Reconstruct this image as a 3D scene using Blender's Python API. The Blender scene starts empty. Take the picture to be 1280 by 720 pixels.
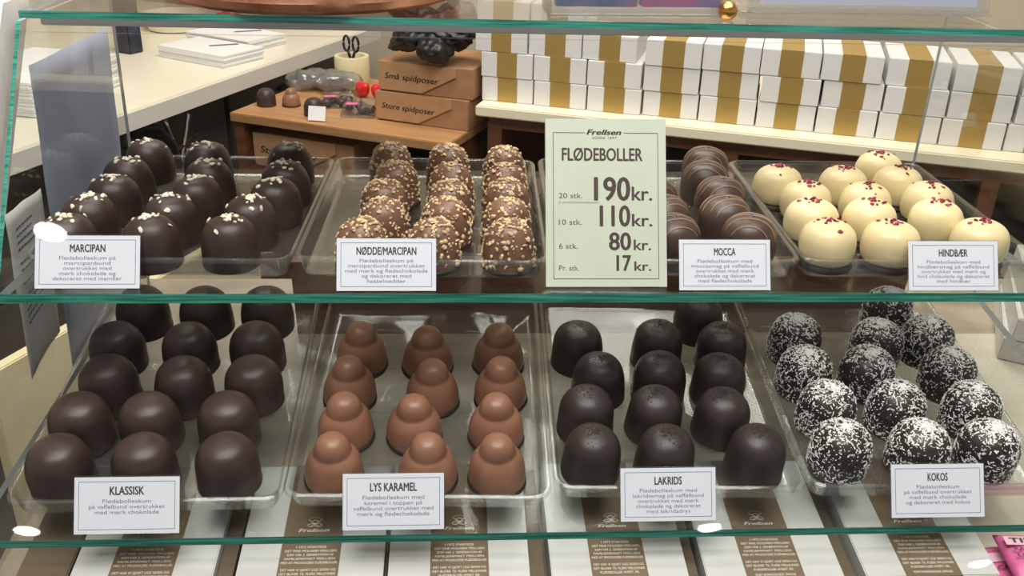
import bpy, bmesh, math, random
from mathutils import Vector, Matrix, Euler
from mathutils import noise as mnoise

C = bpy.context.scene.collection
scene = bpy.context.scene
PI = math.pi
R = math.radians

# ------------------------------------------------------------------ camera
cam_d = bpy.data.cameras.new('camera')
cam_d.sensor_width = 36.0
cam_d.lens = 36.0 * 1199.18 / 1280.0
cam_d.clip_start = 0.02
cam_d.clip_end = 60
cam = bpy.data.objects.new('camera', cam_d)
C.objects.link(cam)
cr, cu, cf = Vector((.9982, -.0539, .0250)), Vector((.0009, .4344, .9007)), Vector((.0594, .8991, -.4337))
m = Matrix((cr, cu, -cf)).transposed().to_4x4()
m.translation = Vector((.3620, -.5788, .4430))
cam.matrix_world = m
scene.camera = cam

# ------------------------------------------------------------------ world, light, exposure
scene.view_settings.view_transform = 'Standard'
scene.view_settings.look = 'None'
scene.view_settings.gamma = 1.0
scene.view_settings.use_curve_mapping = False
scene.view_settings.exposure = 0.0
scene.cycles.transparent_max_bounces = 96
scene.cycles.max_bounces = 14
scene.cycles.use_denoising = True
w = bpy.data.worlds.new('shop_hall')
scene.world = w
w.use_nodes = True
w.node_tree.nodes['Background'].inputs[0].default_value = (1.0, .97, .93, 1)
w.node_tree.nodes['Background'].inputs[1].default_value = 0.42


def area(name, loc, rot, size, size_y, power, col=(1, .95, .88)):
    l = bpy.data.lights.new(name, 'AREA')
    l.shape = 'RECTANGLE'
    l.size, l.size_y, l.energy, l.color = size, size_y, power, col
    o = bpy.data.objects.new(name, l)
    C.objects.link(o)
    o.location = loc
    o.rotation_euler = rot
    return o


area('ceiling_panel_light_over_case', (.45, .05, 1.85), (0, 0, 0), 1.5, .5, 26)
area('ceiling_panel_light_over_staff', (.35, 1.35, 1.85), (0, 0, R(-24.4)), 1.8, .8, 42)
area('ceiling_panel_light_over_hall', (.35, -.62, 1.85), (0, 0, 0), 1.6, .5, 30, (1, .96, .92))

# ------------------------------------------------------------------ frames of reference
TILT = 0.1413                       # the lower shelf rises towards the back
RZ = R(-24.4)                       # the staff area stands at an angle to the case
E1 = Vector((math.cos(RZ), math.sin(RZ), 0))
E2 = Vector((-math.sin(RZ), math.cos(RZ), 0))
Z_MID = .129                        # top of the middle glass shelf
RIM = .018


def room(a, b, z):
    return E1 * a + E2 * b + Vector((0, 0, z))


def low(x, s, h):
    c, n = math.cos(TILT), math.sin(TILT)
    return Vector((x, s * c - h * n, s * n + h * c))


# ------------------------------------------------------------------ object helpers
def link(o, parent=None):
    C.objects.link(o)
    if parent is not None:
        o.parent = parent
    return o


def empty(name, loc, rot=(0, 0, 0)):
    o = bpy.data.objects.new(name, None)
    o.empty_display_size = .01
    C.objects.link(o)
    o.location = loc
    o.rotation_euler = rot
    return o


def tag(o, label, cat, group=None):
    o['label'] = label
    o['category'] = cat
    if group:
        o['group'] = group
    return o


def struct(o):
    o['kind'] = 'structure'
    return o


def mesh_of(bm, name, mats, smooth=False, auto=None):
    me = bpy.data.meshes.new(name)
    bmesh.ops.recalc_face_normals(bm, faces=bm.faces[:])
    bm.to_mesh(me)
    bm.free()
    for mt in (mats if isinstance(mats, (list, tuple)) else [mats]):
        me.materials.append(mt)
    if smooth:
        for p in me.polygons:
            p.use_smooth = True
    if auto is not None:
        try:
            me.set_sharp_from_angle(angle=auto)
        except Exception:
            pass
    return me


def obj(name, bm, mats, parent=None, smooth=False, auto=None):
    return link(bpy.data.objects.new(name, mesh_of(bm, name, mats, smooth, auto)), parent)


def box(bm, c, s, rot=None, bevel=0.0, seg=2, mat=0):
    """box of size s centred on c"""
    r = bmesh.ops.create_cube(bm, size=1.0)
    vs = r['verts']
    M = Matrix.Translation(Vector(c)) @ (rot.to_4x4() if rot is not None else Matrix.Identity(4)) @ Matrix.Diagonal((s[0], s[1], s[2], 1))
    bmesh.ops.transform(bm, matrix=M, verts=vs)
    fs = set(f for v in vs for f in v.link_faces)
    for f in fs:
        f.material_index = mat
    if bevel > 0:
        es = list(set(e for v in vs for e in v.link_edges))
        rr = bmesh.ops.bevel(bm, geom=es, offset=bevel, segments=seg, affect='EDGES', clamp_overlap=True)
        for f in rr['faces']:
            f.material_index = mat
    return bm


def nbox(c, s, bevel=0.0, seg=2):
    return box(bmesh.new(), c, s, None, bevel, seg)


def prism(bm, pts, axis, lo, hi, mat=0, side_mat=None):
    """polygon pts in the two other axes, extruded along axis from lo to hi"""
    def P(p, t):
        if axis == 'x':
            return (t, p[0], p[1])
        if axis == 'y':
            return (p[0], t, p[1])
        return (p[0], p[1], t)
    a = [bm.verts.new(P(p, lo)) for p in pts]
    b = [bm.verts.new(P(p, hi)) for p in pts]
    n = len(pts)
    fs = [bm.faces.new(a), bm.faces.new(b[::-1])]
    for f in fs:
        f.material_index = mat
    for i in range(n):
        f = bm.faces.new((a[i], b[i], b[(i + 1) % n], a[(i + 1) % n]))
        f.material_index = mat if side_mat is None else side_mat[i]
    return bm


def tube(bm, pts, r, sides=8, closed=False, mat=0):
    pts = [Vector(p) for p in pts]
    n = len(pts)
    rings = []
    up = Vector((0, 0, 1))
    for i in range(n):
        if closed:
            d = pts[(i + 1) % n] - pts[i - 1]
        else:
            d = pts[min(i + 1, n - 1)] - pts[max(i - 1, 0)]
        d.normalize()
        u = d.cross(up)
        if u.length < 1e-3:
            u = d.cross(Vector((1, 0, 0)))
        u.normalize()
        v = u.cross(d)
        rr = r[i] if isinstance(r, (list, tuple)) else r
        rings.append([bm.verts.new(pts[i] + (u * math.cos(t) + v * math.sin(t)) * rr) for t in [2 * PI * k / sides for k in range(sides)]])
    m_ = n if closed else n - 1
    for i in range(m_):
        A, B = rings[i], rings[(i + 1) % n]
        for k in range(sides):
            f = bm.faces.new((A[k], A[(k + 1) % sides], B[(k + 1) % sides], B[k]))
            f.material_index = mat
    if not closed:
        bm.faces.new(rings[0][::-1]).material_index = mat
        bm.faces.new(rings[-1]).material_index = mat
    return bm


def smooth_profile(ctrl, n=28):
    """Catmull-Rom through (r, z) control points"""
    P = [Vector((a, b, 0)) for a, b in ctrl]
    P = [P[0]] + P + [P[-1]]
    out = []
    segs = len(P) - 3
    per = max(2, n // segs)
    for i in range(segs):
        p0, p1, p2, p3 = P[i:i + 4]
        for k in range(per):
            t = k / per
            q = .5 * ((2 * p1) + (-p0 + p2) * t + (2 * p0 - 5 * p1 + 4 * p2 - p3) * t * t + (-p0 + 3 * p1 - 3 * p2 + p3) * t ** 3)
            out.append((max(q.x, 0), q.y))
    out.append(tuple(ctrl[-1]))
    return out


def lathe(bm, prof, seg=40, jitter=0.0, seed=0, mat=0, cap_bottom=True, twist=0.0):
    rings = []
    for (r, z) in prof:
        if r < 1e-6:
            rings.append([bm.verts.new((0, 0, z))])
            continue
        ring = []
        for k in range(seg):
            t = 2 * PI * k / seg
            x, y = r * math.cos(t), r * math.sin(t)
            if jitter:
                q = Vector((x * 55 + seed * 7.3, y * 55 - seed * 3.1, z * 45 + seed))
                d = mnoise.noise(q) * jitter
                x *= 1 + d
                y *= 1 + d
            ring.append(bm.verts.new((x, y, z)))
        rings.append(ring)
    for A, B in zip(rings, rings[1:]):
        if len(A) == 1 and len(B) == 1:
            continue
        for k in range(seg):
            k2 = (k + 1) % seg
            if len(A) == 1:
                f = bm.faces.new((A[0], B[k2], B[k]))
            elif len(B) == 1:
                f = bm.faces.new((A[k], A[k2], B[0]))
            else:
                f = bm.faces.new((A[k], A[k2], B[k2], B[k]))
            f.material_index = mat
    if cap_bottom and len(rings[0]) > 1:
        bm.faces.new(rings[0][::-1]).material_index = mat
    return bm


# ------------------------------------------------------------------ materials
def new_mat(name):
    mt = bpy.data.materials.new(name)
    mt.use_nodes = True
    return mt, mt.node_tree.nodes, mt.node_tree.links


def solid(name, col, rough=.5, metal=0.0, spec=.5, bump=0.0, bscale=60.0, vary=0.0, vscale=8.0, coat=0.0, sss=0.0, col2=None, rvary=0.0):
    mt, n, l = new_mat(name)
    b = n['Principled BSDF']
    b.inputs['Base Color'].default_value = (*col, 1)
    b.inputs['Roughness'].default_value = rough
    b.inputs['Metallic'].default_value = metal
    b.inputs['Specular IOR Level'].default_value = spec
    b.inputs['Coat Weight'].default_value = coat
    b.inputs['Coat Roughness'].default_value = .15
    if sss:
        b.inputs['Subsurface Weight'].default_value = sss
        b.inputs['Subsurface Radius'].default_value = (.006, .004, .002)
        b.inputs['Subsurface Scale'].default_value = 1.0
    tc = n.new('ShaderNodeTexCoord')
    if vary or col2:
        t = n.new('ShaderNodeTexNoise')
        t.inputs['Scale'].default_value = vscale
        t.inputs['Detail'].default_value = 5
        l.new(tc.outputs['Object'], t.inputs['Vector'])
        r = n.new('ShaderNodeValToRGB')
        c2 = col2 if col2 else tuple(c * (1 - vary) for c in col)
        r.color_ramp.elements[0].color = (*c2, 1)
        r.color_ramp.elements[0].position = .35
        r.color_ramp.elements[1].color = (*(col if col2 else tuple(min(1, c * (1 + vary * .5)) for c in col)), 1)
        r.color_ramp.elements[1].position = .65
        l.new(t.outputs['Fac'], r.inputs['Fac'])
        l.new(r.outputs['Color'], b.inputs['Base Color'])
    if bump:
        t2 = n.new('ShaderNodeTexNoise')
        t2.inputs['Scale'].default_value = bscale
        t2.inputs['Detail'].default_value = 4
        l.new(tc.outputs['Object'], t2.inputs['Vector'])
        bp = n.new('ShaderNodeBump')
        bp.inputs['Strength'].default_value = bump
        bp.inputs['Distance'].default_value = .002
        l.new(t2.outputs['Fac'], bp.inputs['Height'])
        l.new(bp.outputs['Normal'], b.inputs['Normal'])
    if rvary:
        t3 = n.new('ShaderNodeTexNoise')
        t3.inputs['Scale'].default_value = 70
        l.new(tc.outputs['Object'], t3.inputs['Vector'])
        mp = n.new('ShaderNodeMapRange')
        mp.inputs['To Min'].default_value = max(0, rough - rvary)
        mp.inputs['To Max'].default_value = rough + rvary
        l.new(t3.outputs['Fac'], mp.inputs['Value'])
        l.new(mp.outputs['Result'], b.inputs['Roughness'])
    return mt


def clear(name, tint=(.95, .97, .96), r0=.04, rough=.02, milk=0.0, power=5.0):
    """thin clear sheet: what lies behind, with a reflection that grows towards grazing"""
    mt, n, l = new_mat(name)
    n.remove(n['Principled BSDF'])
    out = n['Material Output']
    tr = n.new('ShaderNodeBsdfTransparent')
    tr.inputs['Color'].default_value = (*tint, 1)
    gl = n.new('ShaderNodeBsdfGlossy')
    gl.inputs['Roughness'].default_value = rough
    lw = n.new('ShaderNodeLayerWeight')
    lw.inputs['Blend'].default_value = .5
    pw = n.new('ShaderNodeMath')
    pw.operation = 'POWER'
    pw.inputs[1].default_value = power
    l.new(lw.outputs['Facing'], pw.inputs[0])
    mr = n.new('ShaderNodeMapRange')
    mr.inputs['To Min'].default_value = r0
    mr.inputs['To Max'].default_value = .9
    l.new(pw.outputs[0], mr.inputs['Value'])
    mx = n.new('ShaderNodeMixShader')
    l.new(mr.outputs['Result'], mx.inputs['Fac'])
    base = tr
    if milk:
        df = n.new('ShaderNodeBsdfDiffuse')
        df.inputs['Color'].default_value = (.85, .87, .86, 1)
        m2 = n.new('ShaderNodeMixShader')
        m2.inputs['Fac'].default_value = milk
        l.new(tr.outputs[0], m2.inputs[1])
        l.new(df.outputs[0], m2.inputs[2])
        base = m2
    l.new(base.outputs[0], mx.inputs[1])
    l.new(gl.outputs[0], mx.inputs[2])
    l.new(mx.outputs[0], out.inputs['Surface'])
    return mt


def wood(name, c1, c2, scale=(3, 30, 30), rough=.45):
    mt, n, l = new_mat(name)
    b = n['Principled BSDF']
    b.inputs['Roughness'].default_value = rough
    tc = n.new('ShaderNodeTexCoord')
    mp = n.new('ShaderNodeMapping')
    mp.inputs['Scale'].default_value = scale
    l.new(tc.outputs['Object'], mp.inputs['Vector'])
    t = n.new('ShaderNodeTexNoise')
    t.inputs['Scale'].default_value = 2.0
    t.inputs['Detail'].default_value = 8
    t.inputs['Distortion'].default_value = .6
    l.new(mp.outputs['Vector'], t.inputs['Vector'])
    r = n.new('ShaderNodeValToRGB')
    r.color_ramp.elements[0].color = (*c1, 1)
    r.color_ramp.elements[0].position = .3
    r.color_ramp.elements[1].color = (*c2, 1)
    r.color_ramp.elements[1].position = .7
    l.new(t.outputs['Fac'], r.inputs['Fac'])
    l.new(r.outputs['Color'], b.inputs['Base Color'])
    return mt


M = {}
M['dark'] = solid('dark_chocolate', (.050, .029, .025), .43, bump=.12, bscale=90, vary=.25, vscale=45, rvary=.1)
M['dark_top'] = solid('dark_chocolate_klassisk', (.056, .033, .029), .42, bump=.1, bscale=80, vary=.25, vscale=45, rvary=.08)
M['black_choc'] = solid('liquorice_dark_chocolate', (.038, .026, .024), .42, bump=.12, bscale=90, vary=.25, vscale=45, rvary=.08)
M['milk'] = solid('milk_chocolate_nut', (.23, .115, .075), .38, bump=.12, bscale=90, vary=.2, vscale=45)
M['caramel'] = solid('light_milk_chocolate', (.31, .148, .09), .38, bump=.12, bscale=80, vary=.2, vscale=40, rvary=.08)
M['mocca'] = solid('mocca_chocolate', (.085, .050, .040), .38, bump=.1, bscale=90, vary=.2, vscale=45)
M['drizzle'] = solid('milk_chocolate_drizzle', (.36, .23, .16), .35)
M['white_choc'] = solid('white_chocolate', (.84, .70, .40), .36, bump=.1, bscale=90, vary=.06, vscale=45, sss=.12)
M['foot'] = solid('dark_wafer_foot', (.03, .018, .016), .45, bump=.3, bscale=140)
M['almond'] = solid('almond_chip', (.84, .77, .62), .6, vary=.25, vscale=90)
M['nut'] = solid('hazelnut_chip', (.80, .60, .36), .6, vary=.4, vscale=120)
M['coconut'] = solid('coconut_flake', (.90, .89, .88), .6)
M['raspberry'] = solid('raspberry_bit', (.36, .018, .075), .5, vary=.6, vscale=200)
M['sprinkle'] = solid('liquorice_sprinkle', (.012, .01, .01), .5)
M['glass'] = clear('clear_float_glass', (.982, .992, .987), .03, .01)
M['pane'] = clear('front_pane_glass', (.985, .992, .988), .012, .012)
M['plastic'] = clear('clear_tray_plastic', (.965, .97, .968), .06, .06, milk=.02, power=3.5)
M['acrylic'] = clear('clear_acrylic', (.95, .96, .965), .06, .04, milk=.02, power=3.5)


def glass_edge():
    mt, n, l = new_mat('green_glass_edge')
    b = n['Principled BSDF']
    b.inputs['Roughness'].default_value = .12
    tc = n.new('ShaderNodeTexCoord')
    mp = n.new('ShaderNodeMapping')
    mp.inputs['Scale'].default_value = (6, 60, 200)
    l.new(tc.outputs['Object'], mp.inputs['Vector'])
    t = n.new('ShaderNodeTexNoise')
    t.inputs['Scale'].default_value = 3
    t.inputs['Detail'].default_value = 3
    l.new(mp.outputs['Vector'], t.inputs['Vector'])
    r = n.new('ShaderNodeValToRGB')
    r.color_ramp.elements[0].color = (.02, .20, .155, 1)
    r.color_ramp.elements[0].position = .35
    r.color_ramp.elements[1].color = (.11, .52, .41, 1)
    r.color_ramp.elements[1].position = .68
    l.new(t.outputs['Fac'], r.inputs['Fac'])
    l.new(r.outputs['Color'], b.inputs['Base Color'])
    return mt


M['edge'] = glass_edge()
M['pale_edge'] = solid('pale_polished_glass_edge', (.52, .57, .58), .2)
M['alu'] = solid('brushed_aluminium', (.55, .55, .54), .38, metal=.9)
M['white_lam'] = wood('white_painted_board', (.78, .77, .74), (.92, .91, .89), (40, 40, 2), .45)
M['cream_lam'] = solid('cream_laminate', (.82, .72, .47), .4, vary=.05, vscale=5)
M['counter'] = solid('ivory_worktop', (.84, .79, .64), .3, vary=.04, vscale=4)
M['counter_edge'] = solid('pale_grey_worktop_edge', (.70, .68, .63), .4)
M['ledge'] = solid('cream_shelf_board', (.90, .83, .62), .35)
M['brown_wood'] = wood('red_brown_wood', (.11, .04, .018), (.22, .085, .038), (4, 30, 30))
M['oak'] = wood('warm_oak', (.36, .18, .075), (.50, .27, .12), (3, 26, 26))
M['kraft'] = solid('kraft_cardboard', (.42, .22, .105), .8, vary=.12, vscale=30)
M['kraft_flap'] = solid('kraft_cardboard_flap', (.50, .28, .14), .8, vary=.1, vscale=30)
M['ink'] = solid('black_marker_ink', (.02, .018, .018), .6)
M['dark_cab'] = solid('dark_cabinet_front', (.11, .095, .082), .5, vary=.3, vscale=6)
M['dark_in'] = solid('dark_cabinet_inside', (.02, .015, .013), .7)
M['white_card'] = solid('white_box_card', (.80, .79, .78), .55, vary=.03, vscale=20)
M['gold'] = solid('matt_gold_band', (.50, .335, .10), .40, metal=.4)
M['paper'] = solid('white_paper', (.85, .85, .86), .6)
M['card_paper'] = solid('cool_white_card', (.79, .82, .91), .55)
M['sign_paper'] = solid('pale_green_sign_paper', (.62, .67, .56), .5, vary=.03, vscale=30)
M['print'] = solid('dark_brown_print', (.075, .045, .042), .6)
M['print_grey'] = solid('grey_blue_print', (.19, .19, .25), .6)
M['print_line'] = solid('border_print', (.17, .17, .22), .6)
M['sleeve'] = solid('taupe_printed_band', (.185, .125, .075), .5, vary=.1, vscale=25)
M['sleeve_side'] = solid('brown_box_side', (.13, .09, .058), .5)
M['carton'] = solid('off_white_carton', (.62, .62, .60), .35, vary=.04, vscale=14, coat=.25)
M['white_print'] = solid('white_print', (.78, .73, .62), .6)
M['deck'] = wood('tan_deck_laminate', (.27, .21, .15), (.50, .42, .32), (5, 14, 14), .35)
M['beige_deck'] = wood('beige_marble_deck', (.52, .45, .36), (.68, .62, .52), (5, 9, 9), .35)
M['floor'] = solid('dark_floor_vinyl', (.075, .06, .05), .4, vary=.25, vscale=5)
M['wall'] = solid('beige_wall_paint', (.60, .52, .40), .7, vary=.04, vscale=3)
M['ceil'] = solid('off_white_ceiling', (.75, .74, .71), .8)
M['copper'] = solid('hammered_copper', (.95, .47, .30), .42, metal=1.0, bump=.6, bscale=55, col2=(.62, .25, .15), vscale=26)
M['black_pl'] = solid('black_plastic', (.012, .012, .014), .42, bump=.3, bscale=60)
M['chrome'] = solid('chrome_tube', (.7, .7, .7), .2, metal=1.0)
M['red_foil'] = solid('red_foil', (.75, .03, .03), .28, metal=.2)
M['gold_foil'] = solid('gold_foil', (.72, .36, .10), .25, metal=.9, bump=.5, bscale=120)
M['tape'] = solid('cream_tape_roll', (.76, .68, .42), .35)
M['tub'] = solid('cream_tub', (.80, .76, .62), .45)
M['navy'] = solid('navy_box_card', (.03, .032, .06), .5, vary=.6, vscale=40)
M['pink_bag'] = solid('pink_bag_foil', (.80, .16, .38), .35, vary=.1, vscale=30)
M['pale_pink'] = solid('pale_pink_print', (.88, .55, .66), .5)
M['lilac_paper'] = solid('lilac_white_paper', (.66, .68, .85), .5)
M['grey_box'] = solid('grey_white_carton', (.62, .60, .57), .6, vary=.08, vscale=12)


def marbled(name, cols, scale):
    mt, n, l = new_mat(name)
    b = n['Principled BSDF']
    b.inputs['Roughness'].default_value = .3
    tc = n.new('ShaderNodeTexCoord')
    t = n.new('ShaderNodeTexNoise')
    t.inputs['Scale'].default_value = scale
    t.inputs['Detail'].default_value = 2
    l.new(tc.outputs['Object'], t.inputs['Vector'])
    r = n.new('ShaderNodeValToRGB')
    r.color_ramp.elements[0].position = .3
    r.color_ramp.elements[1].position = .7
    r.color_ramp.elements[0].color = (*cols[0], 1)
    r.color_ramp.elements[1].color = (*cols[-1], 1)
    for i, c in enumerate(cols[1:-1]):
        e = r.color_ramp.elements.new(.3 + .4 * (i + 1) / (len(cols) - 1))
        e.color = (*c, 1)
    l.new(t.outputs['Fac'], r.inputs['Fac'])
    l.new(r.outputs['Color'], b.inputs['Base Color'])
    return mt


M['swirl'] = marbled('pink_blue_card_print', [(.10, .12, .30), (.20, .22, .45), (.62, .14, .36), (.24, .20, .45)], 26)


def veil_paper():
    mt, n, l = new_mat('thin_blue_white_paper')
    n.remove(n['Principled BSDF'])
    tr = n.new('ShaderNodeBsdfTranslucent')
    tr.inputs['Color'].default_value = (.66, .71, .88, 1)
    df = n.new('ShaderNodeBsdfDiffuse')
    df.inputs['Color'].default_value = (.66, .71, .86, 1)
    mx = n.new('ShaderNodeMixShader')
    mx.inputs['Fac'].default_value = .4
    l.new(df.outputs[0], mx.inputs[1])
    l.new(tr.outputs[0], mx.inputs[2])
    l.new(mx.outputs[0], n['Material Output'].inputs['Surface'])
    return mt


M['veil'] = veil_paper()


def lamp_mat():
    mt, n, l = new_mat('lit_lamp_glass')
    n.remove(n['Principled BSDF'])
    e = n.new('ShaderNodeEmission')
    e.inputs['Color'].default_value = (1, .96, .9, 1)
    e.inputs['Strength'].default_value = 70
    l.new(e.outputs[0], n['Material Output'].inputs['Surface'])
    return mt


M['lamp'] = lamp_mat()

# ------------------------------------------------------------------ the shop around the case
F_Z, C_Z = -1.0, 1.92
struct(obj('floor', nbox((0.2, -1.5, F_Z - .025), (9, 10, .05)), M['floor']))
struct(obj('ceiling', nbox((0.2, -2.0, C_Z + .03), (12, 13, .06)), M['ceil']))
o = struct(obj('wall_back', nbox((0, 0, 0), (6.2, .08, 2.92)), M['wall']))
o.location = room(-.2, 2.62, .46)
o.rotation_euler = (0, 0, RZ)
o = struct(obj('wall_left', nbox((0, 0, 0), (.08, 3.0, 2.92)), M['wall']))
o.location = room(-2.35, 1.15, .46)
o.rotation_euler = (0, 0, RZ)

# ------------------------------------------------------------------ the display case
PS, PY = .585, .058                        # slope and foot of the slanted front


def pane_y(z):
    return PY + PS * (z - .128)


case = tag(empty('display_case', (.43, .12, -1.0)), 'glass display case with slanted front pane and white end board', 'display case')


def cobj(name, bm, mats, **k):
    o = obj(name, bm, mats, case, **k)
    o.matrix_parent_inverse = Matrix.Translation(case.location).inverted()
    return o


XL, XR = .040, .8315


def end_x(y, z):
    """the left glass end leans a little outwards"""
    return .0169 + .06 * y + .045 * z


# the two glass ends: their sloping front faces show as green edges
for x in (XL, XR):
    bm = bmesh.new()
    f0, f1 = low(0, -.046, -.0775), low(0, .352, -.0775)
    if x == XR:
        f0, f1 = low(0, -.024, -.0185), low(0, .343, -.0185)
    tz = .3045 if x == XL else .2950
    prof = [(f0.y, f0.z), (f1.y, f1.z), (.335, tz), (pane_y(tz) + .002, tz)]
    prism(bm, prof, 'x', x - .0015, x + .0015, 0, [0, 2, 2, 1] if x == XL else [0, 2, 2, 0])
    if x == XL:
        for v in bm.verts:
            v.co.x += end_x(v.co.y, v.co.z) - XL
    cobj('side_glass', bm, [M['glass'], M['edge'], M['pale_edge']])
bm = bmesh.new()
prism(bm, [(pane_y(-.087) - .004, -.087), (pane_y(-.087), -.087), (pane_y(.298), .298), (pane_y(.298) - .004, .298)], 'x', XL - .0015, 1.02)
for v in bm.verts:
    if v.co.x < .5:
        v.co.x += end_x(v.co.y, v.co.z) - XL + .002
cobj('front_pane', bm, M['pane'])
# white end board beside the glass
bm = bmesh.new()
prism(bm, [(pane_y(-.3) - .02, -.3), (pane_y(-.3) + .035, -.3), (pane_y(.318) + .035, .318), (pane_y(.318) - .012, .318)], 'x', -.10, XL - .0022)
for v in bm.verts:
    if v.co.x > 0:
        v.co.x += end_x(v.co.y, v.co.z) - XL - .0038 - (.002 if v.co.y > pane_y(v.co.z) else 0)
cobj('end_board', bm, M['white_lam'])
# base: front rail, deck in the slope of the lower shelf, plinth
DECK_H = -.078
bm = bmesh.new()
pts = [low(0, s, h) for s, h in ((-.056, DECK_H), (.40, DECK_H), (.40, DECK_H - .02), (-.056, DECK_H - .02))]
prism(bm, [(p.y, p.z) for p in pts], 'x', .012, 1.09)
cobj('deck', bm, M['deck'])
bm = bmesh.new()
box(bm, (.552, .16, -.57), (1.07, .42, .86))
cobj('plinth', bm, M['dark_cab'])
# red-brown board closing the back of the lower compartment
bm = bmesh.new()
pts = [low(0, s, h) for s, h in ((.296, DECK_H), (.308, DECK_H), (.308, .010), (.296, .010))]
prism(bm, [(p.y, p.z) for p in pts], 'x', .20, XR - .002)
cobj('rear_board', bm, M['brown_wood'])

# glass shelves, each lies on its own


def glass_shelf(label, pts, x0, x1, bev=.0012):
    bm = bmesh.new()
    prism(bm, pts, 'x', x0, x1, 0, [0] * len(pts))
    bm.faces.ensure_lookup_table()
    bmesh.ops.recalc_face_normals(bm, faces=bm.faces[:])
    for f in bm.faces:
        c = f.calc_center_median()
        if f.calc_area() < .02 and (abs(f.normal.x) > .9 or f.normal.y < -.5):
            f.material_index = 1 if f.normal.y < -.5 else 2
    o = obj('glass_shelf', bm, [M['glass'], M['edge'], M['pale_edge']])
    return tag(o, label, 'glass shelf', 'glass shelves of the display case')


glass_shelf('middle glass shelf carrying the upper row of trays and the big price sign',
            [(.0625, Z_MID), (.345, Z_MID), (.345, Z_MID - .0075), (.0625, Z_MID - .0075)], .0455, XR - .0017)
for v in bpy.data.objects['glass_shelf'].data.vertices:      # its left end follows the leaning glass
    if v.co.x < .5:
        v.co.x = end_x(v.co.y, v.co.z) + .0055 * max(0, 1 - v.co.y / .3) + .002
lp = [low(0, s, h) for s, h in ((-.0285, -.019), (.29, -.019), (.29, -.0265), (-.0285, -.0265))]
glass_shelf('lowest glass shelf tilted to the front under the lower trays', [(p.y, p.z) for p in lp], .0225, .90)
for v in bpy.data.objects['glass_shelf.001'].data.vertices:
    if v.co.x < .5:
        v.co.x = end_x(v.co.y, v.co.z) + .0025
top_shelf = glass_shelf('top glass shelf over grey rail carrying the copper pot', [(.1655, .308), (.42, .308), (.42, .3025), (.1655, .3025)], .0405, 1.06)
# grey aluminium rail under the front of the top shelf
bm = bmesh.new()
box(bm, (.5545, .1785, .2992), (1.005, .010, .0064), None, .0008)
box(bm, (.5545, .1885, .2970), (1.005, .012, .002))
o = obj('shelf_rail', bm, M['alu'], top_shelf)
for part in (top_shelf, o):                 # the shelf sits a touch higher at its left bracket
    for v in part.data.vertices:
        v.co.z += .0036 * max(0.0, 1 - (v.co.x - .04) / .80)

# printed sheets hanging outside the left glass end


def sheet(label, name, y0, y1, z0, z1, mat, bend, x, lines=0, cut=0.0):
    bm = bmesh.new()
    ny, nz = 10, 14
    g = []
    for i in range(ny + 1):
        row = []
        for k in range(nz + 1):
            u, v = i / ny, k / nz
            y = y0 + (y1 - y0) * u
            z = z0 + (z1 - z0) * v + cut * (1 - v) * u
            xx = end_x(y, z) - x - bend * (math.sin(u * 2.6) * (1 - v) ** 1.3) - .0015 * mnoise.noise(Vector((u * 3, v * 4, 1)))
            row.append(bm.verts.new((xx, y, z)))
        g.append(row)
    for i in range(ny):
        for k in range(nz):
            bm.faces.new((g[i][k], g[i + 1][k], g[i + 1][k + 1], g[i][k + 1]))
    r = bmesh.ops.extrude_face_region(bm, geom=bm.faces[:])
    bmesh.ops.translate(bm, vec=(-.0003, 0, 0), verts=[v for v in r['geom'] if isinstance(v, bmesh.types.BMVert)])
    o = tag(obj(name, bm, mat, None, True), label, 'paper sheet')
    if lines:
        bm = bmesh.new()
        rnd = random.Random(4)
        for q in range(lines):
            v = .88 - .62 * q / lines
            if q in (4, 9):
                continue
            u0, u1 = .18, .62 + .25 * rnd.random()
            for j in range(6):
                ua, ub = u0 + (u1 - u0) * j / 6, u0 + (u1 - u0) * (j + .8) / 6
                pts = []
                for (u, vv) in ((ua, v), (ub, v), (ub, v + .012), (ua, v + .012)):
                    y = y0 + (y1 - y0) * u
                    z = z0 + (z1 - z0) * vv + cut * (1 - vv) * u
                    xx = end_x(y, z) - x - bend * (math.sin(u * 2.6) * (1 - vv) ** 1.3) - .0015 * mnoise.noise(Vector((u * 3, vv * 4, 1))) + .0006
                    pts.append(bm.verts.new((xx, y, z)))
                bm.faces.new(pts)
        obj('printed_text', bm, M['print_grey'], o)
    return o


sheet('bluish see-through paper sheet hanging outside the left glass end', 'paper_sheet', .178, .333, .0, .268, M['veil'], .0015, .0042)
sheet('small curled white note with printed lines outside the left glass end', 'paper_note', .108, .168, .030, .172, M['paper'], .003, .0042, 15, .012)

# ------------------------------------------------------------------ clear trays


def rrect(hw, hd, r, n=6):
    out = []
    for cx, cy, a0 in ((hw - r, hd - r, 0), (-hw + r, hd - r, 90), (-hw + r, -hd + r, 180), (hw - r, -hd + r, 270)):
        for k in range(n + 1):
            a = R(a0 + 90 * k / n)
            out.append((cx + r * math.cos(a), cy + r * math.sin(a)))
    return out


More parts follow.
